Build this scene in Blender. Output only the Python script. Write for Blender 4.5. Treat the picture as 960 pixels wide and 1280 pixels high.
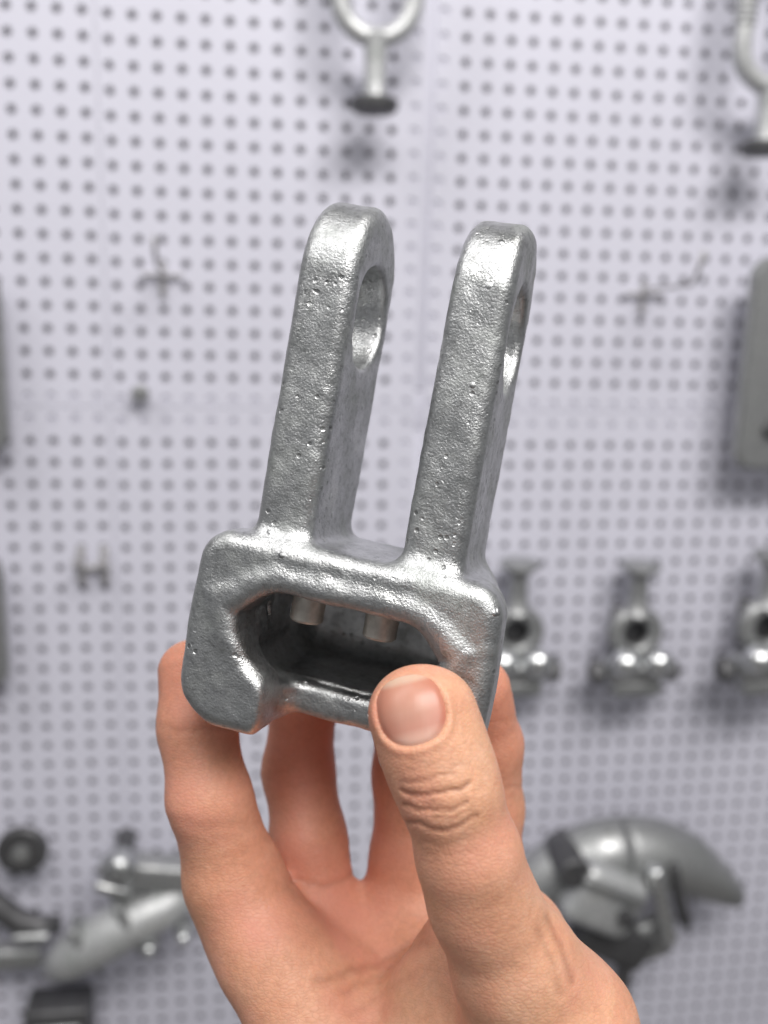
import bpy, bmesh, math, random
import numpy as np
from mathutils import Vector, Matrix

random.seed(7)
rng = np.random.default_rng(11)
for o in list(bpy.data.objects):
    bpy.data.objects.remove(o)
scene = bpy.context.scene
C = scene.collection

# ------------------------------------------------------------------ camera
FPX = 1200.0                      # focal length in pixels of the 960 x 1280 photograph
PITCH = 0.02                      # hole pitch of the pegboard (m)
YAW, TILT, ROLL = 0.1473, -0.2288, 0.0275
CAM = Vector((9.522 * PITCH, -44.41 * PITCH, 1.5))
fwd = Vector((math.sin(YAW) * math.cos(TILT), math.cos(YAW) * math.cos(TILT), math.sin(TILT)))
right0 = Vector((math.cos(YAW), -math.sin(YAW), 0))
up0 = right0.cross(fwd)
RIGHT = right0 * math.cos(ROLL) + up0 * math.sin(ROLL)
UP = -right0 * math.sin(ROLL) + up0 * math.cos(ROLL)
CAM_M = Matrix(((RIGHT.x, UP.x, -fwd.x, CAM.x), (RIGHT.y, UP.y, -fwd.y, CAM.y),
                (RIGHT.z, UP.z, -fwd.z, CAM.z), (0, 0, 0, 1)))
cd = bpy.data.cameras.new('camera')
cam = bpy.data.objects.new('camera', cd)
C.objects.link(cam)
cam.matrix_world = CAM_M
cd.sensor_fit = 'HORIZONTAL'
cd.sensor_width = 7.2
cd.lens = 9.0
cd.clip_start = 0.01
cd.clip_end = 50
cd.dof.use_dof = True
cd.dof.focus_distance = 0.187
cd.dof.aperture_fstop = 9.0 / 3.1
scene.camera = cam

# ------------------------------------------------------------------ light
w = bpy.data.worlds.new('World')
scene.world = w
w.use_nodes = True
w.node_tree.nodes['Background'].inputs[0].default_value = (0.94, 0.95, 0.97, 1)
w.node_tree.nodes['Background'].inputs[1].default_value = 0.22


def area(name, loc, target, sx, sy, power, col):
    l = bpy.data.lights.new(name, 'AREA')
    l.shape = 'RECTANGLE'
    l.size, l.size_y, l.energy, l.color = sx, sy, power, col
    o = bpy.data.objects.new(name, l)
    C.objects.link(o)
    o.location = loc
    o.rotation_euler = (Vector(target) - Vector(loc)).to_track_quat('-Z', 'Y').to_euler()
    return o


area('overhead_lamp', (0.55, -1.35, 2.75), (0.3, -0.5, 1.3), 1.3, 0.35, 21, (1, 0.97, 0.94))
area('overhead_lamp', (-0.7, -0.75, 2.75), (0.1, -0.4, 1.2), 0.4, 1.2, 8.5, (1, 0.98, 0.96))
area('overhead_lamp', (0.6, -2.4, 3.5), (0.3, -0.3, 1.2), 2.2, 0.7, 36, (1, 0.98, 0.95))  # unseen lamp added to brighten front faces and even out the wall
scene.view_settings.view_transform = 'Standard'
scene.view_settings.look = 'None'
scene.view_settings.exposure = 0.0
scene.view_settings.gamma = 1.0
scene.render.engine = 'CYCLES'


# ------------------------------------------------------------------ materials
NAX = math.radians(14)            # lean of the thumbnail


class NT:
    def __init__(self, name):
        self.m = bpy.data.materials.new(name)
        self.m.use_nodes = True
        self.t = self.m.node_tree
        self.b = self.t.nodes['Principled BSDF']

    def n(self, typ, **kw):
        nd = self.t.nodes.new(typ)
        for k, v in kw.items():
            if k.startswith('i_'):
                key = k[2:]
                key = int(key) if key.isdigit() else key.replace('_', ' ')
                nd.inputs[key].default_value = v
            else:
                setattr(nd, k, v)
        return nd

    def l(self, a, ao, b, bi):
        self.t.links.new(a.outputs[ao], b.inputs[bi])

    def ramp(self, src, so, stops):
        r = self.n('ShaderNodeValToRGB')
        e = r.color_ramp.elements
        while len(e) < len(stops):
            e.new(0.5)
        for k, (p, c) in enumerate(stops):
            e[k].position = p
            e[k].color = c if len(c) == 4 else (*c, 1)
        self.l(src, so, r, 0)
        return r

    def mix(self, fac, a, b, blend='MIX'):
        m = self.n('ShaderNodeMix', data_type='RGBA', blend_type=blend)
        for s, idx in ((fac, 0), (a, 6), (b, 7)):
            if isinstance(s, tuple) and len(s) == 2 and hasattr(s[0], 'outputs'):
                self.t.links.new(s[0].outputs[s[1]], m.inputs[idx])
            elif isinstance(s, (int, float)):
                m.inputs[idx].default_value = s
            else:
                m.inputs[idx].default_value = s if len(s) == 4 else (*s, 1)
        return (m, 2)


def g(v):
    return (v, v, v)


def mat_galvanised(name, base=0.55, rough=0.36, scale=1.0, bump=1.0, metal=1.0):
    t = NT(name)
    co = t.n('ShaderNodeTexCoord')
    big = t.n('ShaderNodeTexNoise', i_Scale=90 * scale, i_Detail=5, i_Roughness=0.65)
    t.l(co, 'Object', big, 'Vector')
    fine = t.n('ShaderNodeTexNoise', i_Scale=2100 * scale, i_Detail=3, i_Roughness=0.6)
    t.l(co, 'Object', fine, 'Vector')
    grain = t.n('ShaderNodeTexNoise', i_Scale=760 * scale, i_Detail=4, i_Roughness=0.6)
    t.l(co, 'Object', grain, 'Vector')
    vor = t.n('ShaderNodeTexVoronoi', i_Scale=420 * scale, i_Randomness=1.0)
    t.l(co, 'Object', vor, 'Vector')
    pit = t.ramp(vor, 'Distance', [(0.0, g(0.0)), (0.16, g(0.25)), (0.24, g(1.0)), (1.0, g(1.0))])
    pitmask = t.n('ShaderNodeTexNoise', i_Scale=55 * scale, i_Detail=2)
    t.l(co, 'Object', pitmask, 'Vector')
    pm = t.ramp(pitmask, 'Fac', [(0.53, g(0)), (0.60, g(1))])
    pits = t.mix((pm, 0), (1, 1, 1), (pit, 0))
    c1 = t.ramp(big, 'Fac', [(0.30, (base * 0.78, base * 0.81, base * 0.80)),
                             (0.52, (base, base * 1.015, base * 1.03)),
                             (0.72, (base * 1.2, base * 1.22, base * 1.2))])
    grime = t.ramp(grain, 'Fac', [(0.36, g(0.45)), (0.50, g(1.0))])
    col = t.mix(0.40, (c1, 0), (grime, 0), 'MULTIPLY')
    col = t.mix(0.4, col, pits, 'MULTIPLY')
    t.t.links.new(col[0].outputs[2], t.b.inputs['Base Color'])
    rr = t.ramp(big, 'Fac', [(0.34, g(rough + 0.2)), (0.5, g(rough + 0.03)), (0.64, g(rough - 0.08))])
    t.l(rr, 0, t.b, 'Roughness')
    t.b.inputs['Metallic'].default_value = metal
    b1 = t.n('ShaderNodeBump', i_Strength=0.19 * bump, i_Distance=0.0007)
    gm = t.ramp(pitmask, 'Fac', [(0.38, g(0.5)), (0.62, g(1.0))])
    gh = t.mix(1.0, (grain, 'Fac'), (gm, 0), 'MULTIPLY')
    t.t.links.new(gh[0].outputs[2], b1.inputs['Height'])
    b2 = t.n('ShaderNodeBump', i_Strength=0.50 * bump, i_Distance=0.0003)
    t.l(fine, 'Fac', b2, 'Height')
    t.l(b1, 0, b2, 'Normal')
    b3 = t.n('ShaderNodeBump', i_Strength=0.5 * bump, i_Distance=0.0005)
    t.t.links.new(pits[0].outputs[2], b3.inputs['Height'])
    t.l(b2, 0, b3, 'Normal')
    nod = t.n('ShaderNodeTexVoronoi', i_Scale=230 * scale, i_Randomness=1.0)
    t.l(co, 'Object', nod, 'Vector')
    nr = t.ramp(nod, 'Distance', [(0.0, g(1.0)), (0.08, g(0.8)), (0.17, g(0.0))])
    sel = t.n('ShaderNodeSeparateColor')
    t.l(nod, 'Color', sel, 0)
    sr = t.ramp(sel, 0, [(0.86, g(0)), (0.88, g(1))])
    nh = t.mix(1.0, (nr, 0), (sr, 0), 'MULTIPLY')
    b4 = t.n('ShaderNodeBump', i_Strength=0.6 * bump, i_Distance=0.0006)
    t.t.links.new(nh[0].outputs[2], b4.inputs['Height'])
    t.l(b3, 0, b4, 'Normal')
    t.l(b4, 0, t.b, 'Normal')
    return t.m


def mat_simple(name, col, rough=0.5, metal=0.0, var=0.12, scale=60):
    t = NT(name)
    co = t.n('ShaderNodeTexCoord')
    nz = t.n('ShaderNodeTexNoise', i_Scale=scale, i_Detail=5)
    t.l(co, 'Object', nz, 'Vector')
    r = t.ramp(nz, 'Fac', [(0.3, tuple(c * (1 - var) for c in col)), (0.7, tuple(min(1, c * (1 + var)) for c in col))])
    t.l(r, 0, t.b, 'Base Color')
    rr = t.ramp(nz, 'Fac', [(0.3, g(min(1, rough + .08))), (0.7, g(max(0.05, rough - .08)))])
    t.l(rr, 0, t.b, 'Roughness')
    t.b.inputs['Metallic'].default_value = metal
    bp = t.n('ShaderNodeBump', i_Strength=0.15, i_Distance=0.001)
    t.l(nz, 'Fac', bp, 'Height')
    t.l(bp, 0, t.b, 'Normal')
    return t.m


def mat_skin():
    t = NT('skin')
    co = t.n('ShaderNodeTexCoord')
    at = t.n('ShaderNodeAttribute', attribute_name='flush')
    cr = t.n('ShaderNodeAttribute', attribute_name='crease')
    mot = t.n('ShaderNodeTexNoise', i_Scale=130, i_Detail=4, i_Roughness=0.6)
    t.l(co, 'Object', mot, 'Vector')
    m2 = t.n('ShaderNodeTexNoise', i_Scale=700, i_Detail=3)
    t.l(co, 'Object', m2, 'Vector')
    base = t.ramp(mot, 'Fac', [(0.3, (0.68, 0.370, 0.225)), (0.5, (0.76, 0.437, 0.277)), (0.72, (0.81, 0.500, 0.340))])
    c = t.mix((at, 'Fac'), (base, 0), (0.66, 0.26, 0.175))
    fr = t.ramp(m2, 'Fac', [(0.35, g(0.86)), (0.6, g(1.0))])
    c = t.mix(0.6, c, (fr, 0), 'MULTIPLY')
    blo = t.n('ShaderNodeTexNoise', i_Scale=58, i_Detail=3, i_Roughness=0.55)
    t.l(co, 'Object', blo, 'Vector')
    br = t.ramp(blo, 'Fac', [(0.42, g(0.0)), (0.68, g(0.75))])
    c = t.mix((br, 0), c, (0.70, 0.31, 0.225))
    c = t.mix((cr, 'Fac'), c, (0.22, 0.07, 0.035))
    t.t.links.new(c[0].outputs[2], t.b.inputs['Base Color'])
    t.b.inputs['Roughness'].default_value = 0.50
    t.b.inputs['Specular IOR Level'].default_value = 0.42
    t.b.inputs['Subsurface Weight'].default_value = 0.35
    t.b.inputs['Subsurface Radius'].default_value = (1.0, 0.42, 0.22)
    t.b.inputs['Subsurface Scale'].default_value = 0.0028
    v = t.n('ShaderNodeTexVoronoi', i_Scale=1150, i_Randomness=1.0, feature='DISTANCE_TO_EDGE')
    nzc = t.n('ShaderNodeTexNoise', i_Scale=500, i_Detail=2)
    t.l(co, 'Object', nzc, 'Vector')
    mp = t.n('ShaderNodeMapping')
    mp.inputs['Scale'].default_value = (0.62, 1.25, 1.0)
    t.l(co, 'Object', mp, 'Vector')
    t.l(mp, 0, v, 'Vector')
    vr = t.ramp(v, 'Distance', [(0.0, g(0)), (0.14, g(0.8)), (0.4, g(1))])
    cell = t.ramp(v, 'Distance', [(0.0, (0.80, 0.70, 0.66)), (0.12, (1, 1, 1))])
    c = t.mix(0.25, c, (cell, 0), 'MULTIPLY')
    t.t.links.new(c[0].outputs[2], t.b.inputs['Base Color'])
    b1 = t.n('ShaderNodeBump', i_Strength=0.25, i_Distance=0.0003)
    t.l(vr, 0, b1, 'Height')
    b2 = t.n('ShaderNodeBump', i_Strength=0.17, i_Distance=0.0007)
    t.l(nzc, 'Fac', b2, 'Height')
    t.l(b1, 0, b2, 'Normal')
    t.l(b2, 0, t.b, 'Normal')
    return t.m


def mat_nail():
    t = NT('nail')
    at = t.n('ShaderNodeAttribute', attribute_name='along')   # 0 root .. 1 free edge
    co = t.n('ShaderNodeTexCoord')
    nz = t.n('ShaderNodeTexNoise', i_Scale=160, i_Detail=3)
    t.l(co, 'Object', nz, 'Vector')
    r = t.ramp(at, 'Fac', [(0.0, (0.70, 0.44, 0.35)), (0.16, (0.66, 0.38, 0.30)), (0.26, (0.60, 0.29, 0.22)), (0.5, (0.62, 0.33, 0.25)),
                           (0.86, (0.58, 0.27, 0.19)), (0.925, (0.66, 0.44, 0.33)), (1.0, (0.68, 0.47, 0.35))])
    rim = t.n('ShaderNodeAttribute', attribute_name='rim')
    rmr = t.ramp(rim, 'Fac', [(0.35, (1, 1, 1)), (0.95, (0.86, 0.66, 0.60))])
    r = t.mix(1.0, (r, 0), (rmr, 0), 'MULTIPLY')[0]
    f = t.ramp(nz, 'Fac', [(0.3, g(0.88)), (0.7, g(1.0))])
    c = t.mix(0.8, (r, 2), (f, 0), 'MULTIPLY')
    t.t.links.new(c[0].outputs[2], t.b.inputs['Base Color'])
    rid = t.n('ShaderNodeTexNoise', i_Scale=1.0, i_Detail=3)
    rmp = t.n('ShaderNodeMapping')
    rmp.inputs['Rotation'].default_value = (0, 0, -NAX)
    rmp.inputs['Scale'].default_value = (1500, 40, 40)
    t.l(co, 'Object', rmp, 'Vector')
    t.l(rmp, 0, rid, 'Vector')
    rb = t.n('ShaderNodeBump', i_Strength=0.12, i_Distance=0.0002)
    t.l(rid, 'Fac', rb, 'Height')
    t.l(rb, 0, t.b, 'Normal')
    t.b.inputs['Roughness'].default_value = 0.36
    t.b.inputs['Subsurface Weight'].default_value = 0.2
    t.b.inputs['Subsurface Radius'].default_value = (1, .5, .3)
    t.b.inputs['Subsurface Scale'].default_value = 0.001
    return t.m


M = dict(
    cast=mat_galvanised('galvanised_casting', 0.60, 0.36),
    pin=mat_simple('dull_pin_steel', (0.58, 0.55, 0.50), 0.5, 0.6, 0.2, 400),
    bright=mat_galvanised('bright_galvanised_fitting', 0.62, 0.34, 0.4, 0.6),
    mid=mat_galvanised('matt_galvanised_fitting', 0.42, 0.45, 0.4, 0.6, 0.75),
    pale=mat_galvanised('pale_zinc_fitting', 0.62, 0.46, 0.4, 0.5, 0.55),
    polished=mat_galvanised('polished_lug', 0.85, 0.3, 0.4, 0.3),
    dark=mat_simple('dark_steel', (0.12, 0.12, 0.125), 0.5, 0.6, 0.2),
    hook=mat_simple('hook_wire', (0.50, 0.49, 0.50), 0.5, 0.4, 0.2),
    panel=mat_simple('white_powder_coat', (0.715, 0.71, 0.81), 0.5, 0.0, 0.02, 6),
    rail=mat_simple('white_rail_paint', (0.69, 0.685, 0.78), 0.55, 0.0, 0.03, 10),
    back=mat_simple('grey_backing', (0.44, 0.43, 0.46), 0.8, 0.0, 0.1, 8),
    floor=mat_simple('dark_floor', (0.16, 0.155, 0.15), 0.6, 0.0, 0.1, 3),
    skin=mat_skin(), nail=mat_nail())


# ------------------------------------------------------------------ helpers
def smooth(me, on=True):
    me.polygons.foreach_set('use_smooth', [on] * len(me.polygons))


def link(name, me, mat, parent=None, mw=None):
    o = bpy.data.objects.new(name, me)
    C.objects.link(o)
    if mat is not None:
        me.materials.append(mat)
    if parent is not None:
        o.parent = parent
    if mw is not None:
        o.matrix_world = mw
    return o


def tag(o, label, cat, group=None):
    o['label'] = label
    o['category'] = cat
    if group:
        o['group'] = group
    return o


def thing(name, loc, label, cat, group=None, rot=(0, 0, 0), scale=1.0):
    o = bpy.data.objects.new(name, None)
    C.objects.link(o)
    o.empty_display_size = 0.02
    o.location = loc
    o.rotation_euler = rot
    o.scale = (scale,) * 3
    return tag(o, label, cat, group)


def copy_tree(o, parent=None):
    c = o.copy()
    C.objects.link(c)
    c.parent = parent
    for ch in list(o.children):
        copy_tree(ch, c)
    return c


def lathe(prof, axis='Z', n=28, loc=(0, 0, 0)):
    """prof: (radius, height) list"""
    V, F = [], []
    for r, h in prof:
        for k in range(n):
            a = 2 * math.pi * k / n
            p = (r * math.cos(a), r * math.sin(a), h)
            if axis == 'Y':
                p = (p[0], -p[2], p[1])
            elif axis == 'X':
                p = (p[2], p[0], p[1])
            V.append((p[0] + loc[0], p[1] + loc[1], p[2] + loc[2]))
    m = len(prof)
    for i in range(m - 1):
        for k in range(n):
            a, b = i * n + k, i * n + (k + 1) % n
            F.append((a, b, b + n, a + n))
    F.append(tuple(range(n))[::-1])
    F.append(tuple((m - 1) * n + k for k in range(n)))
    me = bpy.data.meshes.new('lathe')
    me.from_pydata(V, [], F)
    bm = bmesh.new(); bm.from_mesh(me)
    bmesh.ops.recalc_face_normals(bm, faces=bm.faces); bm.to_mesh(me); bm.free()
    smooth(me)
    try:
        me.set_sharp_from_angle(angle=math.radians(40))
    except Exception:
        pass
    return me


def tube(pts, rad, n=14, closed=False):
    pts = [Vector(p) for p in pts]
    m = len(pts)
    rads = rad if isinstance(rad, (list, tuple)) else [rad] * m
    V, F = [], []
    ref = Vector((0.13, 0.9, 0.31)).normalized()
    for i, p in enumerate(pts):
        a = pts[(i - 1) % m] if (closed or i > 0) else p
        b = pts[(i + 1) % m] if (closed or i < m - 1) else p
        t = (b - a).normalized()
        x = (ref - t * ref.dot(t)).normalized()
        y = t.cross(x)
        for k in range(n):
            an = 2 * math.pi * k / n
            V.append(p + (x * math.cos(an) + y * math.sin(an)) * rads[i])
    for i in range(m if closed else m - 1):
        for k in range(n):
            j = (i + 1) % m
            F.append((i * n + k, i * n + (k + 1) % n, j * n + (k + 1) % n, j * n + k))
    if not closed:
        F.append(tuple(range(n))[::-1])
        F.append(tuple((m - 1) * n + k for k in range(n)))
    me = bpy.data.meshes.new('tube')
    me.from_pydata([tuple(v) for v in V], [], F)
    bm = bmesh.new(); bm.from_mesh(me)
    bmesh.ops.recalc_face_normals(bm, faces=bm.faces); bm.to_mesh(me); bm.free()
    smooth(me)
    return me


def box(sx, sy, sz, loc=(0, 0, 0), bev=0.001, rot=None, seg=2):
    bm = bmesh.new()
    bmesh.ops.create_cube(bm, size=1)
    for v in bm.verts:
        v.co = Vector((v.co.x * sx, v.co.y * sy, v.co.z * sz))
    if bev > 0:
        bmesh.ops.bevel(bm, geom=list(bm.edges), offset=bev, segments=seg, profile=0.5, affect='EDGES')
    if rot:
        from mathutils import Euler
        bmesh.ops.rotate(bm, verts=bm.verts, cent=(0, 0, 0), matrix=Euler(rot).to_matrix())
    bmesh.ops.translate(bm, verts=bm.verts, vec=loc)
    me = bpy.data.meshes.new('box')
    bm.to_mesh(me); bm.free()
    smooth(me)
    try:
        me.set_sharp_from_angle(angle=math.radians(50))
    except Exception:
        pass
    return me


# ---- signed distance modelling (numpy, millimetres)
def smin(a, b, k):
    h = np.clip(0.5 + 0.5 * (b - a) / k, 0, 1)
    return b + (a - b) * h - k * h * (1 - h)


def smax(a, b, k):
    return -smin(-a, -b, k)


def rbox(p, c, hlf, r):
    q = np.abs(p - np.array(c)) - (np.array(hlf) - r)
    return np.linalg.norm(np.maximum(q, 0), axis=1) + np.minimum(q.max(axis=1), 0) - r


def rbox2(x, y, hx, hy, r):
    qx, qy = np.abs(x) - (hx - r), np.abs(y) - (hy - r)
    return np.hypot(np.maximum(qx, 0), np.maximum(qy, 0)) + np.minimum(np.maximum(qx, qy), 0) - r


def cone_capsule(p, a, b, ra, rb):
    a, b = np.array(a, float), np.array(b, float)
    ba = b - a
    h = np.clip(((p - a) @ ba) / (ba @ ba), 0, 1)
    return np.linalg.norm(p - a - h[:, None] * ba, axis=1) - (ra + (rb - ra) * h)


def spectral(seed, wl, n=14):
    r = np.random.default_rng(seed)
    K = r.normal(size=(n, 3)); K /= np.linalg.norm(K, axis=1)[:, None]
    K *= (2 * math.pi / (wl * r.uniform(0.7, 1.5, n)))[:, None]
    ph = r.uniform(0, 6.28, n)

    def fn(p):
        s = np.zeros(len(p))
        for k, q in zip(K, ph):
            s += np.sin(p @ k + q)
        return s / math.sqrt(n)
    return fn


def polygonise(fn, lo, hi, h, newton=3):
    lo, hi = np.array(lo, float), np.array(hi, float)
    B = 4
    nc = np.ceil((hi - lo) / (h * B)).astype(int) + 1
    ax = [lo[i] + np.arange(nc[i]) * h * B + h * B / 2 for i in range(3)]
    gc = np.stack(np.meshgrid(*ax, indexing='ij'), -1).reshape(-1, 3)
    dc = fn(gc).reshape(nc)
    near = np.abs(dc) < h * B * 1.3 + 1.0
    val = np.repeat(np.repeat(np.repeat(dc, B, 0), B, 1), B, 2)
    msk = np.repeat(np.repeat(np.repeat(near, B, 0), B, 1), B, 2)
    idx = np.argwhere(msk)
    val[msk] = fn(lo + idx * h)
    F = val
    s = F < 0
    N = np.array(F.shape)
    ins = np.zeros(N - 1, int)
    for d in np.ndindex(2, 2, 2):
        ins += s[d[0]:N[0] - 1 + d[0], d[1]:N[1] - 1 + d[1], d[2]:N[2] - 1 + d[2]]
    cells = np.argwhere((ins > 0) & (ins < 8))
    cid = -np.ones(N - 1, int)
    cid[tuple(cells.T)] = np.arange(len(cells))
    acc = np.zeros((len(cells), 3)); cnt = np.zeros(len(cells))
    corners = [np.array(d) for d in np.ndindex(2, 2, 2)]
    for a in corners:
        for e in range(3):
            if a[e] == 0:
                b = a.copy(); b[e] = 1
                fa = F[tuple((cells + a).T)]; fb = F[tuple((cells + b).T)]
                m = (fa < 0) != (fb < 0)
                t = fa[m] / (fa[m] - fb[m])
                acc[m] += a + t[:, None] * (b - a); cnt[m] += 1
    V = lo + (cells + acc / cnt[:, None]) * h
    faces = []
    for e in range(3):
        u, v = (e + 1) % 3, (e + 2) % 3
        sl0 = [slice(None)] * 3; sl1 = [slice(None)] * 3
        sl0[e] = slice(0, -1); sl1[e] = slice(1, None)
        A, Bv = s[tuple(sl0)], s[tuple(sl1)]
        ed = np.argwhere(A != Bv)
        ok = (ed[:, u] > 0) & (ed[:, v] > 0) & (ed[:, u] < N[u] - 1) & (ed[:, v] < N[v] - 1)
        ed = ed[ok]
        du = np.zeros(3, int); du[u] = 1
        dv = np.zeros(3, int); dv[v] = 1
        q = np.stack([cid[tuple((ed - du - dv).T)], cid[tuple((ed - dv).T)],
                      cid[tuple(ed.T)], cid[tuple((ed - du).T)]], 1)
        flip = ~A[tuple(ed.T)]
        q[flip] = q[flip][:, ::-1]
        faces.append(q)
    Q = np.concatenate(faces)
    Q = Q[(Q >= 0).all(axis=1)]
    e3 = np.eye(3) * 0.05
    for _ in range(newton):
        d = fn(V)
        gr = np.stack([fn(V + e3[i]) - fn(V - e3[i]) for i in range(3)], 1) / 0.1
        g2 = np.maximum((gr ** 2).sum(1), 0.25)
        V = V - np.clip(d / g2, -h * .6, h * .6)[:, None] * gr * 0.9
    return V, Q


def mesh_np(name, V, Q):
    me = bpy.data.meshes.new(name)
    me.vertices.add(len(V)); me.vertices.foreach_set('co', V.astype(np.float32).ravel())
    me.loops.add(Q.size); me.loops.foreach_set('vertex_index', Q.astype(np.int32).ravel())
    me.polygons.add(len(Q))
    me.polygons.foreach_set('loop_start', np.arange(0, Q.size, 4, dtype=np.int32))
    me.polygons.foreach_set('loop_total', np.full(len(Q), 4, np.int32))
    me.update(calc_edges=True)
    me.validate()
    smooth(me)
    return me


def attr(me, name, data):
    a = me.attributes.new(name, 'FLOAT', 'POINT')
    a.data.foreach_set('value', np.asarray(data, np.float32))


# ------------------------------------------------------------------ setting: the pegboard wall
ZW = CAM.z + 10.815 * PITCH       # world height of grid row 0 of the left panel
VP = PITCH * 0.9934


def wall_pt(px, py, off=0.0):
    d = fwd + RIGHT * ((px - 480) / FPX) + UP * ((640 - py) / FPX)
    t = (-off - CAM.y) / d.y
    return CAM + d * t


wall = link('wall', box(1.9, 0.02, 2.2, (0.36, 0.045, 1.12), 0), M['back'])
wall['kind'] = 'structure'


def pegboard(x0, x1, z0, z1, gx, gz):
    """sheet-metal panel with real holes; gx, gz = one hole's position (m)"""
    R_, th, n = 0.0037, 0.0016, 12
    V, F = [], []
    i0, i1 = math.ceil((x0 + 0.006 - gx) / PITCH), math.floor((x1 - 0.006 - gx) / PITCH)
    j0, j1 = math.ceil((z0 + 0.006 - gz) / VP), math.floor((z1 - 0.006 - gz) / VP)
    ring = [(math.cos(2 * math.pi * (k + .5) / n), math.sin(2 * math.pi * (k + .5) / n)) for k in range(n)]

    def edge(c, s):
        m = max(abs(c), abs(s)); return c / m, s / m
    sq = []
    for k in range(n):
        a = 2 * math.pi * (k + .5) / n
        c, s = edge(math.cos(a), math.sin(a)); sq.append((c, s))
    for i in range(i0, i1 + 1):
        xa = x0 if i == i0 else gx + (i - .5) * PITCH
        xb = x1 if i == i1 else gx + (i + .5) * PITCH
        for j in range(j0, j1 + 1):
            za = z0 if j == j0 else gz + (j - .5) * VP
            zb = z1 if j == j1 else gz + (j + .5) * VP
            cx, cz = gx + i * PITCH, gz + j * VP
            b = len(V)
            for c, s in sq:      # cell outline
                V.append((cx + c * (xb - cx if c > 0 else cx - xa), 0, cz + s * (zb - cz if s > 0 else cz - za)))
            for c, s in ring:
                V.append((cx + c * R_, 0, cz + s * R_))
            for c, s in ring:
                V.append((cx + c * R_, th, cz + s * R_))
            for cxx, czz in ((xb, zb), (xa, zb), (xa, za), (xb, za)):
                V.append((cxx, 0, czz))
            for k in range(n):
                k2 = (k + 1) % n
                F.append((b + k, b + n + k, b + n + k2, b + k2))
                F.append((b + n + k, b + 2 * n + k, b + 2 * n + k2, b + n + k2))
            for q, k in ((0, 1), (1, 4), (2, 7), (3, 10)):   # corner triangles
                F.append((b + k, b + k + 1 if k + 1 < n else b, b + 3 * n + q)[::1])
    b = len(V)                    # folded edge flange
    V += [(x0, 0, z0), (x1, 0, z0), (x1, 0, z1), (x0, 0, z1), (x0, .012, z0), (x1, .012, z0), (x1, .012, z1), (x0, .012, z1)]
    for k in range(4):
        F.append((b + k, b + (k + 1) % 4, b + 4 + (k + 1) % 4, b + 4 + k))
    me = bpy.data.meshes.new('pegboard_panel')
    me.from_pydata(V, [], F)
    return me


# column seams at grid columns 3.55 and 17.65; a horizontal joint near row 16.4
col_edges = [(-9.0, 3.5, 0.0, 0.0), (3.53, 17.46, 0.0, 0.07), (17.84, 46, 19.18, -0.89)]
row_edges = [(-14, 16.42), (16.46, 66)]
for (a, b, gx, gz) in col_edges:
    for (r0, r1) in row_edges:
        link('pegboard_panel', pegboard(a * PITCH, b * PITCH, ZW - r1 * VP, ZW - r0 * VP, gx * PITCH, ZW - gz * VP), M['panel'], wall)
link('rail', box(1.2, 0.010, 1.75 * VP, (18.5 * PITCH, 0.0075, ZW - 16.45 * VP), 0.0005), M['rail'], wall)
for cc in (17.68, 3.515):
    hw = 1.75 if cc > 10 else 0.7
    for (za, zb) in ((-14, 15.5), (17.4, 66)):
        link('upright', box(hw * PITCH, 0.009, (zb - za) * VP, (cc * PITCH, 0.0068, ZW - (za + zb) / 2 * VP), 0.0005), M['rail'], wall)

floor = link('floor', box(5, 5, 0.02, (0.3, -2.0, 0.2), 0), M['floor'])
floor['kind'] = 'structure'

# ------------------------------------------------------------------ the clevis
CX, CY, CZ = math.radians(5.0), math.radians(-14.0), math.radians(-10.2)


def rot3(ax, ay, az):
    c, s = np.cos, np.sin
    Rx = np.array([[1, 0, 0], [0, c(ax), -s(ax)], [0, s(ax), c(ax)]])
    Ry = np.array([[c(ay), 0, s(ay)], [0, 1, 0], [-s(ay), 0, c(ay)]])
    Rz = np.array([[c(az), -s(az), 0], [s(az), c(az), 0], [0, 0, 1]])
    return Rz @ Rx @ Ry


CR = rot3(CX, CY, CZ)
CT = np.array([-5.8, -27.4, -205.0])
XE, TE, ZE, YH, RH, YTOP = 15.5, 12.4, 15.2, 67.4, 10.6, 90.0
lump1, lump2 = spectral(3, 9.0), spectral(5, 3.2)


def clevis_solid(p):
    x, y, z = p[:, 0], p[:, 1], p[:, 2]
    # body: slightly waisted, generously rounded block
    bw = 31.9 - 0.0024 * (y + 3) ** 2 - 0.22 * np.maximum(0, 9 - z)
    sx = x * (31.9 / np.maximum(bw, 20))
    back = np.maximum(0, -14 - z)
    y0 = y
    y = y * (20.2 / (20.2 - 0.30 * np.minimum(back, 30)))
    e0 = rbox2(sx, y + 0.3, 31.9, 20.2, np.where(y > 0, 6.2, 10.0)) + 3.4
    e1 = np.abs(z + 8.5) - (27.0 - 3.4)
    y = y0
    body = np.hypot(np.maximum(e0, 0), np.maximum(e1, 0)) + np.minimum(np.maximum(e0, e1), 0) - 3.4
    d = body
    for s in (-1, 1):
        # profile of the ear in the z-y plane: straight shank with an arched end
        yc = YTOP - 16.5
        arch = (np.sqrt((z / ZE) ** 2 + (np.maximum(y - yc, 0) / 16.5) ** 2) - 1) * ZE
        prof = np.maximum(arch, -(y - 8))
        q0, q1 = prof + 3.0, np.abs(x - s * XE) - (TE / 2 - 3.0)
        ear = np.hypot(np.maximum(q0, 0), np.maximum(q1, 0)) + np.minimum(np.maximum(q0, q1), 0) - 3.0
        hole = np.hypot(y - YH, z) - RH
        ear = smax(ear, -hole, 1.6)
        d = smin(d, ear, 4.0)
    return d


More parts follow.
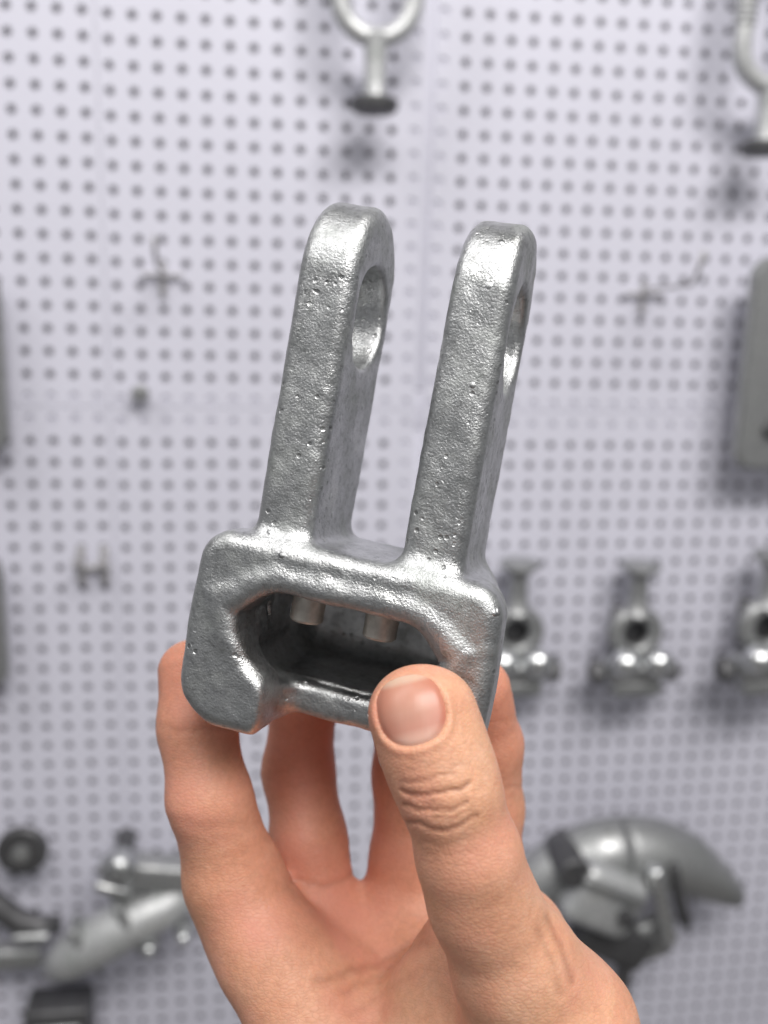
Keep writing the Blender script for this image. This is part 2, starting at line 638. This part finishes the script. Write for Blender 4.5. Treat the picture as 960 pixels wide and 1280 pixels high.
def clevis(p):
    x, y, z = p[:, 0], p[:, 1], p[:, 2]
    d = clevis_solid(p)
    wide = rbox2(x, y - 2.2, 18.8, 7.4, 6.6)
    slot = smax(smax((np.abs(x) - (10.2 + 0.62 * (y + 10.6))) * 0.84, -(y + 10.6), 4.0), y - 2.0, 1.0)   # lips slope in towards the shank slot
    mouth = smin(wide, slot, 8.0)
    cut = np.maximum(mouth, -(z - 1))
    d = smax(d, -cut, 2.4 + 3.2 * np.clip((y + 10) / 6, 0, 1))
    bead = np.hypot(mouth - 2.6, z - 16.9) - 2.2                # thick rolled rim round the mouth
    d = smin(d, smax(bead, -(y + 6), 6.0), 2.2)
    cav = rbox(p, (0, 0.5, -10.0), (20.0, 10.5, 19.5), 5.5)     # socket chamber behind the lips
    d = smax(d, -cav, 1.6)
    recess = smax(rbox2(x, y + 20, 12.4, 18, 4), -(z - 3.5), 6.0)   # shallow shank slot below the mouth
    d = smax(d, -recess, 2.2)
    notch = smax(rbox2(x, y + 24.5, 12.0, 6.0, 3), -(z + 8), 4.0)
    d = smax(d, -notch, 4.0)
    return d + 0.10 * lump1(p) + 0.03 * lump2(p)


V, Q = polygonise(clevis, (-36, -24, -38), (36, 94, 22), 0.55, 2)
me = mesh_np('cast_body', V * 0.001, Q)
clevis_root = thing('socket_clevis', (0, 0, 0), 'galvanised cast socket clevis with two holed ears, held up in the hand', 'clevis')
L = np.eye(4); L[:3, :3] = CR; L[:3, 3] = CT * 0.001
clevis_root.matrix_world = CAM_M @ Matrix(L.tolist())
link('cast_body', me, M['cast'], clevis_root)
for sx in (-9.6, 6.4):
    pr = [(0.0001, 0.0032), (0.0030, 0.0032), (0.0035, 0.0037), (0.0035, 0.0055), (0.0036, 0.0135)]
    m_ = lathe([(r, -h) for r, h in pr], 'Y', 24)
    # lathe axis Y gives y = -h ; heights above are negative so the pin hangs from the chamber roof
    link('retaining_pin', m_, M['pin'], clevis_root).location = (sx * 0.001, 0, 0.0075)


# ------------------------------------------------------------------ the hand (millimetres in a frame aligned with the viewer's eye)
def P(px, py, d):
    return ((px - 480) / FPX * d, (640 - py) / FPX * d, -d)


def chain(p, pts, k=3.0):
    d = None
    for a, b in zip(pts[:-1], pts[1:]):
        c = cone_capsule(p, P(*a[:3]), P(*b[:3]), a[3], b[3])
        d = c if d is None else smin(d, c, k)
    return d


FING = dict(
    pinky=[(239, 840, 225, 7.6), (246, 908, 220, 8.5), (263, 1000, 217, 9.2), (289, 1090, 221, 10.4), (312, 1150, 223, 10.6)],
    ring=[(392, 800, 246, 7.6), (379, 880, 245, 8.2), (373, 965, 246, 8.9), (386, 1050, 241, 9.2), (398, 1140, 238, 10.2)],
    middle=[(500, 790, 244, 7.8), (508, 870, 244, 8.4), (513, 970, 244, 9.2), (512, 1070, 243, 9.5), (500, 1145, 241, 10.3)],
    index=[(598, 862, 224, 7.6), (606, 930, 232, 8.8), (605, 1010, 238, 9.4), (600, 1110, 240, 10.5)])
PALM = [[(300, 1115, 222, 10.6), (340, 1190, 217, 12.4), (462, 1400, 203, 15)],
        [(396, 1150, 237, 10), (520, 1400, 206, 15)],
        [(496, 1150, 240, 10.5), (580, 1400, 208, 15)],
        [(598, 1120, 240, 10.5), (640, 1400, 208, 15)],
        [(640, 1180, 215, 13), (660, 1400, 202, 18)],
        [(610, 1420, 204, 24), (700, 1800, 205, 25)],
        [(570, 1420, 206, 22), (620, 1800, 207, 25)],
        [(690, 1290, 184, 15.5), (690, 1450, 196, 21)],
        [(560, 1250, 205, 13), (600, 1420, 193, 20)],
        [(610, 1180, 205, 12), (640, 1420, 192, 20)]]
THUMB = [(523, 891, 171, 7.9), (542, 940, 170, 8.2), (563, 992, 169.5, 8.4), (587, 1070, 171, 8.7), (604, 1130, 174, 9.3),
         (646, 1210, 179, 11.6), (690, 1290, 183, 14.8)]
# fine grooves (pixel polylines on the thumb's back and on the palm): points, depth, width (mm), which
GRO = [([(501, 980), (520, 976), (548, 970), (568, 968)], .26, .34, 't'),
       ([(503, 989), (520, 992), (545, 993), (570, 986), (586, 979)], .52, .42, 't'),
       ([(512, 999), (530, 1004), (552, 1001)], .22, .32, 't'),
       ([(506, 1004), (531, 1013), (560, 1012), (583, 1003)], .46, .40, 't'),
       ([(540, 1022), (560, 1023), (590, 1011)], .20, .32, 't'),
       ([(510, 1026), (543, 1037), (571, 1034), (597, 1019)], .40, .42, 't'),
       ([(515, 953), (545, 950), (572, 949)], .10, .35, 't'),
       ([(510, 962), (545, 959), (578, 957)], .13, .35, 't'),
       ([(520, 941), (545, 939), (565, 938)], .07, .3, 't'),
       ([(530, 1052), (560, 1058), (592, 1046)], .12, .4, 't'),
       ([(535, 1066), (565, 1070), (598, 1060)], .07, .4, 't'),
       ([(684, 1150), (700, 1180), (715, 1225)], .30, .8, 't'),
       ([(672, 1165), (690, 1200), (700, 1240)], .2, .8, 't'),
       ([(200, 908), (240, 914), (292, 909)], .16, .9, 'f'),
       ([(208, 1024), (260, 1034), (330, 1028)], .13, 1.3, 'f'),
       ([(362, 1112), (400, 1140), (440, 1172), (480, 1202)], .30, 1.6, 'p'),
       ([(399, 1226), (450, 1212), (492, 1196), (530, 1176)], .42, 1.3, 'p'),
       ([(430, 1240), (470, 1222), (505, 1196), (530, 1165)], .28, 1.0, 'p'),
       ([(440, 1268), (480, 1240), (520, 1215)], .16, 1.0, 'p'),
       ([(330, 975), (372, 982), (418, 976)], .10, 1., 'f'),
       ([(365, 1100), (400, 1108), (440, 1096)], .3, .9, 'f'),
       ([(600, 905), (650, 900)], .10, .8, 'f'),
       ([(610, 985), (655, 985)], .12, .8, 'f')]


def seg_dist(px, py, poly):
    ph = poly[0][0] * 0.37
    py = py + 1.6 * np.sin(px * 0.11 + ph) + 0.9 * np.sin(px * 0.29 + 2 * ph)
    d = np.full(len(px), 1e9)
    for (ax, ay), (bx, by) in zip(poly[:-1], poly[1:]):
        vx, vy = bx - ax, by - ay
        h = np.clip(((px - ax) * vx + (py - ay) * vy) / (vx * vx + vy * vy), 0, 1)
        d = np.minimum(d, np.hypot(px - ax - h * vx, py - ay - h * vy))
    return d


NC = (514, 889)                    # nail centre
NHX, NHY = 44.0, 45.0


def nail_uv(px, py):
    dx, dy = px - NC[0], -(py - NC[1])
    c, s = math.cos(NAX), math.sin(NAX)
    # nail's long axis leans to the upper left, like the thumb
    v = dy * c - dx * s
    u = dx * c + dy * s
    return u / NHX, v / NHY


def thumb_base(p):
    d = chain(p, THUMB, 4.0)
    # broad, flattened end of the thumb
    a = cone_capsule(p, P(515, 893, 171.5), P(538, 952, 170.5), 7.4, 7.3)
    b = cone_capsule(p, P(544, 890, 171.5), P(562, 952, 170.5), 7.4, 7.3)
    e = smin(a, b, 3.0)
    d = smin(d, e, 3.0)
    return d


def hand_base(p):
    palm = None
    for c in PALM:
        d = chain(p, c)
        palm = d if palm is None else smin(palm, d, 9.0)
    h = palm
    for nme in ('index', 'middle', 'ring', 'pinky'):
        h = smin(h, chain(p, FING[nme], 3.0), 5.0 if nme == 'pinky' else 3.5)
    t = thumb_base(p)
    h = smin(h, t, 6.0)
    return h, t


skin_lump = spectral(21, 14.0)
CRI = CR.T


def hand_full(p, detail=True):
    h, t = hand_base(p)
    if detail:
        z = np.maximum(-p[:, 2], 1)
        px, py = 480 + FPX * p[:, 0] / z, 640 - FPX * p[:, 1] / z
        is_t = t < h + 1.0
        gsum = np.zeros(len(p))
        for poly, dep, wid, kind in GRO:
            ok = is_t if kind == 't' else ~is_t
            dm = seg_dist(px, py, poly) / (FPX / z)
            ok = ok & (dm < wid * 4)
            if kind == 't':
                ok = ok & (z < 190)
            gsum[ok] += 0.8 * dep * np.exp(-(dm[ok] / wid) ** 2)
        # nail bed and the folds round it
        u, v = nail_uv(px, py)
        rr = (np.abs(u) ** 2.35 + np.abs(v) ** 2.35) ** (1 / 2.35)
        front = is_t & (z < 170)
        bed = np.clip((1.02 - rr) / 0.10, 0, 1)
        fold = np.exp(-((rr - 1.13) / 0.10) ** 2) * np.clip(1.0 - np.maximum(v, 0) * 1.2, 0, 1)
        gsum = gsum + np.where(front, 0.60 * bed - 0.30 * fold, 0)
        h = h + gsum + 0.10 * skin_lump(p)
    q = (p - CT) @ CR
    c = clevis_solid(q)
    return np.maximum(h, 0.25 - c)


V, Q = polygonise(lambda p: hand_full(p), (-62, -190, -262), (58, -22, -150), 0.52, 2)
hm = mesh_np('hand', V * 0.001, Q)
z = -V[:, 2]
px, py = 480 + FPX * V[:, 0] / z, 640 - FPX * V[:, 1] / z
_, tb = hand_base(V)
on_t = (tb < 1.5) & (z < 192)
fl = np.full(len(V), 0.12)
fl += np.where(~on_t, 0.28, 0)
for (x, y, s, a, kind) in [(470, 890, 22, .7, 't'), (515, 832, 30, .45, 't'), (575, 880, 14, .2, 't'), (515, 940, 30, .3, 't'), (610, 1150, 70, .22, 't'), (540, 1080, 40, .15, 't'),
                           (225, 850, 60, .45, 'f'), (380, 925, 55, .45, 'f'), (620, 870, 70, .4, 'f'), (500, 930, 60, .4, 'f'),
                           (450, 1110, 50, .3, 'f'), (340, 1100, 60, .15, 'f'), (500, 1180, 60, .1, 'f'),
                           (480, 1260, 70, -.25, 'f')]:
    ok = on_t if kind == 't' else ~on_t
    fl += np.where(ok, a * np.exp(-((px - x) ** 2 + (py - y) ** 2) / (2 * s * s)), 0)
attr(hm, 'flush', np.clip(fl, 0, 1))
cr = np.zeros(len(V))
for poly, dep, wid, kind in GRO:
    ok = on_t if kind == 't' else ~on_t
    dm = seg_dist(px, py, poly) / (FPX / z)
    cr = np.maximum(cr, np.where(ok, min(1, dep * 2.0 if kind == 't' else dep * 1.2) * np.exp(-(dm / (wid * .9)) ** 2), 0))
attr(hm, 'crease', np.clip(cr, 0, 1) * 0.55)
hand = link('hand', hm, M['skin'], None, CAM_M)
tag(hand, 'right hand gripping the clevis from below, thumb pressed on its front', 'hand')

# thumbnail: curved plate seated in the nail bed
NR, NA = 22, 72
pts = []
for j in range(NR):
    for i in range(NA):
        a, r_ = 2 * math.pi * i / NA, max(j, 0.02) / (NR - 1)
        k = r_ / (abs(math.cos(a)) ** 2.35 + abs(math.sin(a)) ** 2.35) ** (1 / 2.35)
        pts.append((math.cos(a) * k, math.sin(a) * k))
pts = np.array(pts)
c, s = math.cos(NAX), math.sin(NAX)
uu, vv = pts[:, 0] * NHX, pts[:, 1] * NHY
# inverse of nail_uv
ddx = uu * c - vv * s
ddy = uu * s + vv * c
npx, npy = NC[0] + ddx, NC[1] - ddy
ray = np.stack([(npx - 480) / FPX, (640 - npy) / FPX, -np.ones(len(npx))], 1)
t = np.full(len(ray), 150.0)
for _ in range(60):
    d, _t = hand_base(ray * t[:, None])
    t += d * 0.8
rr = (np.abs(pts[:, 0]) ** 2.35 + np.abs(pts[:, 1]) ** 2.35) ** (1 / 2.35)
sink = 0.50 * np.clip((rr - 0.80) / 0.20, 0, 1) ** 2
sink = np.where(pts[:, 1] > 0.4, sink * 0.5, sink)
NVt = ray * (t + 0.10 + sink)[:, None]
F = np.array([(j * NA + i, j * NA + (i + 1) % NA, (j + 1) * NA + (i + 1) % NA, (j + 1) * NA + i) for j in range(NR - 1) for i in range(NA)])
nm = mesh_np('thumbnail', NVt * 0.001, F)
attr(nm, 'along', np.clip((pts[:, 1] + 1) / 2, 0, 1))
attr(nm, 'rim', np.clip(np.abs(pts[:, 0]), 0, 1))
nl = link('thumbnail', nm, M['nail'], hand)


# ------------------------------------------------------------------ fittings hung on the pegboard
def at(px, py, off):
    return wall_pt(px, py, off)


def arc(cx, cz, r, a0, a1, n=24, y=0.0, rz=None):
    rz = rz or r
    return [(cx + r * math.cos(math.radians(a0 + (a1 - a0) * k / n)), y, cz + rz * math.sin(math.radians(a0 + (a1 - a0) * k / n))) for k in range(n + 1)]


# -- oval eye with a ball-headed stem (hung by its eye above)
def oval_eye(loc, label, scale=1.0):
    t = thing('ball_eye_link', loc, label, 'eye link', 'eye links hung along the top', scale=scale)
    left = [(-0.0305, 0, 0.150 - 0.006 * k) for k in range(12)]
    bow = arc(0, 0.080, 0.0305, 180, 360, 20, 0, 0.0305)
    rightp = [(0.0305, 0, 0.080 + 0.006 * k) for k in range(1, 12)]
    topb = arc(0, 0.150, 0.0305, 0, 180, 16, 0, 0.028)[1:-1]
    loop = left[:-1] + bow + rightp + topb
    eye = link('eye', tube(loop, 0.0084, 14, True), M['pale'], t)
    link('stem', lathe([(0.011, 0.052), (0.0098, 0.044), (0.0092, 0.03), (0.0092, 0.008), (0.0105, 0.003)], 'Z', 24), M['pale'], t)
    link('ball', lathe([(0.006, -0.008), (0.016, -0.0078), (0.0195, -0.005), (0.0200, 0.002), (0.017, 0.004), (0.009, 0.005)], 'Z', 28), M['dark'], t)
    for k in range(9):   # rolled thread on one leg of the eye
        link('ridge', tube([(-0.0305 + 0.0094 * math.cos(a), 0.0094 * math.sin(a), 0.098 + 0.0052 * k) for a in [i * math.pi / 8 for i in range(16)]], 0.0011, 6, True), M['pale'], eye)
    return t


oval_eye(at(468, 129, 0.045), 'pale oval eye link with ball end hanging beside the panel seam')
oval_eye(at(955, 183, 0.045), 'pale oval eye link with ball end hanging above the rounded grey plate')


# -- link plates
def link_plate(loc, label, hx=0.048, hz=0.098, th=0.014, parts=True):
    t = thing('link_plate', loc, label, 'link plate', 'link plates at the board edges')
    n = 10
    ol = []
    r = 0.020
    for cx, cz, a0 in ((hx - r, hz - r, 0), (-hx + r, hz - r, 90), (-hx + r, -hz + r, 180), (hx - r, -hz + r, 270)):
        for k in range(n + 1):
            a = math.radians(a0 + 90 * k / n)
            ol.append((cx + r * math.cos(a), cz + r * math.sin(a)))
    bm = bmesh.new()
    vs = [bm.verts.new((x, 0, z)) for x, z in ol]
    f = bm.faces.new(vs)
    ex = bmesh.ops.extrude_face_region(bm, geom=[f])
    bmesh.ops.translate(bm, vec=(0, th, 0), verts=[v for v in ex['geom'] if isinstance(v, bmesh.types.BMVert)])
    bmesh.ops.recalc_face_normals(bm, faces=bm.faces)
    bmesh.ops.bevel(bm, geom=[e for e in bm.edges if len(e.link_faces) == 2 and e.calc_face_angle() > 1.2], offset=0.003, segments=3, affect='EDGES')
    me = bpy.data.meshes.new('plate'); bm.to_mesh(me); bm.free()
    link('plate', me, M['mid'], t)
    for dz in (0.068, -0.058):
        link('bolt_head', lathe([(0.0095, 0.0), (0.0095, 0.006), (0.008, 0.0075)], 'Y', 6, (-0.014, 0, dz)), M['dark'], t)
        link('bolt_head', lathe([(0.0095, 0.0), (0.0095, 0.006), (0.008, 0.0075)], 'Y', 6, (0.016, 0, dz)), M['dark'], t)
    return t


link_plate(at(992, 458, 0.05), 'flat grey link plate with rounded corners below the eye link')
link_plate(at(-72, 452, 0.03), 'grey link plate at the board edge beside the single peg hook', hz=0.08)
link_plate(at(-66, 780, 0.03), 'grey link plate at the board edge beside the double peg hook', hz=0.065)


# -- peg hooks
def peg_hook(loc, label, length=0.055, rise=0.02, group='bare peg hooks'):
    t = thing('peg_hook', loc, label, 'hook', group)
    link('back_plate', box(0.005, 0.003, 0.030, (0, -0.002, -0.008), 0.0008), M['hook'], t)
    link('cross_bar', box(0.036, 0.003, 0.0032, (0, -0.005, -0.004), 0.0008), M['hook'], t)
    pts = [(0, -0.002, 0.0)] + [(0, -0.002 - length * k / 8, 0.001 + 0.004 * (k / 8) ** 2) for k in range(1, 9)]
    pts += [(0, pts[-1][1] - 0.006 * k, pts[-1][2] + rise * (k / 3) ** 1.6) for k in range(1, 4)]
    link('wire', tube(pts, 0.0019, 10), M['hook'], t)
    return t


peg_hook(at(203, 338, 0.0), 'bare wire peg hook alone on the panel beside the clevis ear')
peg_hook(at(803, 362, 0.0), 'bare wire peg hook beside the rounded grey plate', 0.10, 0.026)
t = thing('double_peg_hook', at(117, 705, 0.0), 'dark double peg hook with two uprights and a crossbar', 'hook')
for sx in (-0.0105, 0.0105):
    link('back_plate', box(0.007, 0.004, 0.036, (sx, -0.003, 0), 0.001), M['hook'], t)
    link('wire', tube([(sx, -0.004, 0.004), (sx, -0.02, 0.004), (sx, -0.034, 0.007), (sx, -0.038, 0.014)], 0.0024, 10), M['hook'], t)
link('cross_bar', box(0.032, 0.003, 0.006, (0, -0.0065, -0.002), 0.0008), M['hook'], t)
t = thing('wall_knob', at(177, 490, 0.0), 'small grey knob screwed over the faint holes of the rail', 'knob')
link('stem', lathe([(0.003, 0), (0.003, 0.008)], 'Y', 16), M['hook'], t)
link('head', lathe([(0.005, 0.008), (0.0078, 0.010), (0.0078, 0.014), (0.005, 0.0165)], 'Y', 20), M['mid'], t)


# -- ball clevis fittings in a row
def ball_clevis(loc, label, s=1.0):
    t = thing('ball_clevis', loc, label, 'clevis fitting', 'clevis fittings hung in a row', scale=s)
    link('ball', lathe([(0.006, 0.108), (0.0185, 0.106), (0.0195, 0.102), (0.012, 0.095), (0.009, 0.092)], 'Z', 26), M['mid'], t)
    link('stem', lathe([(0.009, 0.093), (0.0088, 0.075), (0.011, 0.062), (0.015, 0.056)], 'Z', 24), M['mid'], t)
    link('eye', tube(arc(0, 0.035, 0.0205, 0, 345, 23), 0.0080, 14, True), M['mid'], t)
    link('dark_eye_backing', box(0.040, 0.012, 0.046, (0, 0.016, 0.034), 0.005, None, 2), M['dark'], t)  # dark plate added behind the eye so its opening reads dark
    link('yoke', box(0.062, 0.034, 0.020, (0, -0.006, 0.0), 0.006, None, 3), M['bright'], t)
    for sx in (-1, 1):
        link('lug', lathe([(0.0135, 0.0), (0.0145, 0.003), (0.0135, 0.010), (0.0095, 0.0155), (0.0045, 0.018), (0.0008, 0.0185)], 'Y', 20, (sx * 0.0165, -0.018, 0.012)), M['polished'], t)
        link('nut', lathe([(0.011, -0.006), (0.012, -0.004), (0.012, 0.004), (0.011, 0.006)], 'X', 6, (sx * 0.038, -0.004, -0.004)), M['dark'], t)
    link('bolt', lathe([(0.0062, -0.046), (0.0062, 0.046)], 'X', 18, (0, -0.004, -0.004)), M['dark'], t)
    link('base', box(0.050, 0.030, 0.016, (0, -0.004, -0.018), 0.004), M['mid'], t)
    return t


ball_clevis(at(642, 832, 0.035), 'ball-topped clevis fitting in the row, half hidden by the held clevis')
ball_clevis(at(790, 832, 0.035), 'ball-topped clevis fitting in the row, between its two neighbours')
ball_clevis(at(952, 828, 0.045), 'ball-topped clevis fitting in the row, farthest from the held clevis', 1.08)

# -- strain clamp and odd fittings, lower left
t = thing('strain_clamp', at(160, 1150, 0.05), 'bright cast strain clamp with curved trough and dome bolt beside the hand', 'clamp')
link('trough', tube([(-0.072, -0.006, -0.044), (-0.055, -0.012, -0.030), (-0.030, -0.014, -0.012), (0.0, -0.012, 0.004), (0.030, -0.008, 0.016), (0.062, 0.0, 0.030)],
                    [0.012, 0.020, 0.0235, 0.0235, 0.021, 0.017], 18), M['pale'], t)
for (x, z_, r_) in ((-0.036, -0.008, 0.5), (0.004, 0.012, 0.42)):
    link('saddle_rib', box(0.010, 0.030, 0.052, (x, -0.018, z_), 0.004, (0, -r_, 0), 2), M['mid'], t)
link('keeper', box(0.085, 0.03, 0.030, (0.036, -0.002, 0.050), 0.006, (0, 0.15, 0), 3), M['mid'], t)
link('lug', box(0.030, 0.026, 0.055, (-0.004, 0.004, 0.040), 0.006, (0, -0.3, 0), 3), M['mid'], t)
bolt = link('bolt', lathe([(0.0095, -0.03), (0.0095, 0.012)], 'Y', 18, (-0.002, 0, 0.072)), M['dark'], t)
link('dome_head', lathe([(0.0145, 0.012), (0.0145, 0.020), (0.0125, 0.027), (0.008, 0.0315), (0.002, 0.033)], 'Y', 24, (-0.002, 0, 0.072)), M['bright'], bolt)
link('washer', box(0.034, 0.010, 0.010, (-0.010, -0.02, 0.048), 0.003, (0, 0.35, 0), 2), M['bright'], t)
for (x, z_) in ((0.022, -0.014), (0.054, -0.004)):
    nut = link('nut', lathe([(0.0095, 0.0), (0.0095, 0.020), (0.0085, 0.022)], 'Y', 6, (x, 0, z_)), M['mid'], t)
    link('stud', lathe([(0.0058, 0.02), (0.0058, 0.031), (0.004, 0.033)], 'Y', 16, (x, 0, z_)), M['polished'], nut)

t = thing('round_washer', at(28, 1062, 0.03), 'dark round washer disc above the strain clamp', 'washer')
link('disc', lathe([(0.006, -0.004), (0.023, -0.004), (0.024, -0.002), (0.024, 0.004), (0.022, 0.006), (0.008, 0.006)], 'Y', 30), M['dark'], t)
link('hub', lathe([(0.0085, 0.004), (0.0085, 0.011), (0.006, 0.012)], 'Y', 20), M['mid'], t)
link('peg', lathe([(0.003, -0.03), (0.003, 0.004)], 'Y', 12), M['hook'], t)
t = thing('thimble_bracket', at(24, 1150, 0.03), 'small dark bracket with a bright lip next to the strain clamp', 'bracket')
link('arm', tube([(-0.05, 0, 0.05), (-0.02, -0.004, 0.022), (0.0, -0.006, 0.004), (0.02, -0.006, -0.004), (0.04, -0.004, -0.004)], [0.011, 0.012, 0.012, 0.011, 0.008], 14), M['dark'], t)
link('lip', box(0.036, 0.016, 0.011, (0.014, -0.014, -0.008), 0.004, None, 3), M['bright'], t)
link('foot', box(0.07, 0.02, 0.022, (-0.015, 0.002, -0.040), 0.005, None, 2), M['mid'], t)
t = thing('square_block', at(76, 1285, 0.03), 'dark square block with a pale face under the strain clamp', 'block')
link('shell', box(0.062, 0.04, 0.07, (0, 0, 0), 0.004, None, 2), M['dark'], t)
link('face_plate', box(0.046, 0.006, 0.048, (0, -0.021, -0.004), 0.002), M['mid'], t)

# -- suspension clamp, lower right
t = thing('suspension_clamp', at(775, 1110, 0.06), 'large grey suspension clamp with a drooping boat-shaped wing', 'clamp', scale=1.16)


def wing(sgn):
    V, F = [], []
    n, m = 16, 14
    for i in range(n + 1):
        u = i / n
        cx = sgn * (0.0006 + 0.1175 * u)
        cz = 0.030 - 0.052 * u ** 2.0
        hw = 0.031 * (1 - u ** 3 * 0.75)
        for k in range(m + 1):
            a = math.pi * (k / m)
            V.append((cx, 0.012 - hw * 1.0 * math.sin(a) , cz + hw * math.cos(a) * 0.95))
    for i in range(n):
        for k in range(m):
            b = i * (m + 1) + k
            F.append((b, b + 1, b + m + 2, b + m + 1))
    me = bpy.data.meshes.new('wing'); me.from_pydata(V, [], F)
    bm = bmesh.new(); bm.from_mesh(me)
    bmesh.ops.recalc_face_normals(bm, faces=bm.faces)
    bmesh.ops.solidify(bm, geom=list(bm.faces), thickness=0.005)
    bm.to_mesh(me); bm.free(); smooth(me)
    return me


link('wing', wing(1), M['mid'], t)
link('wing', wing(-1), M['mid'], t)
link('keeper', box(0.066, 0.040, 0.056, (-0.026, -0.020, 0.010), 0.012, (0, 0.45, 0), 4), M['pale'], t)
link('rib', box(0.060, 0.010, 0.008, (-0.024, -0.042, 0.028), 0.003, (0, 0.45, 0), 2), M['mid'], t)
link('strap', box(0.013, 0.014, 0.078, (0.026, -0.030, 0.002), 0.005, (0, -0.28, 0), 3), M['polished'], t)
link('rib', box(0.008, 0.014, 0.066, (0.044, -0.022, 0.006), 0.003, (0, -0.28, 0), 2), M['dark'], t)
link('strap', box(0.013, 0.014, 0.080, (-0.068, -0.036, -0.016), 0.005, (0, -0.5, 0), 3), M['polished'], t)
link('bolt', lathe([(0.013, -0.012), (0.014, -0.010), (0.014, 0.034), (0.012, 0.036)], 'Y', 20, (-0.056, 0, 0.040)), M['dark'], t)
link('bolt', lathe([(0.007, -0.012), (0.007, 0.047), (0.005, 0.048)], 'Y', 16, (-0.012, 0, 0.002)), M['dark'], t)
link('saddle', box(0.072, 0.030, 0.040, (-0.006, -0.006, -0.044), 0.010, (0, 0.5, 0), 3), M['dark'], t)
link('hanger', box(0.012, 0.012, 0.062, (0.006, -0.010, -0.078), 0.003, (0, 0.05, 0), 2), M['dark'], t)
link('lower_lug', box(0.034, 0.022, 0.040, (0.030, -0.006, -0.046), 0.008, (0, -0.3, 0), 3), M['mid'], t)
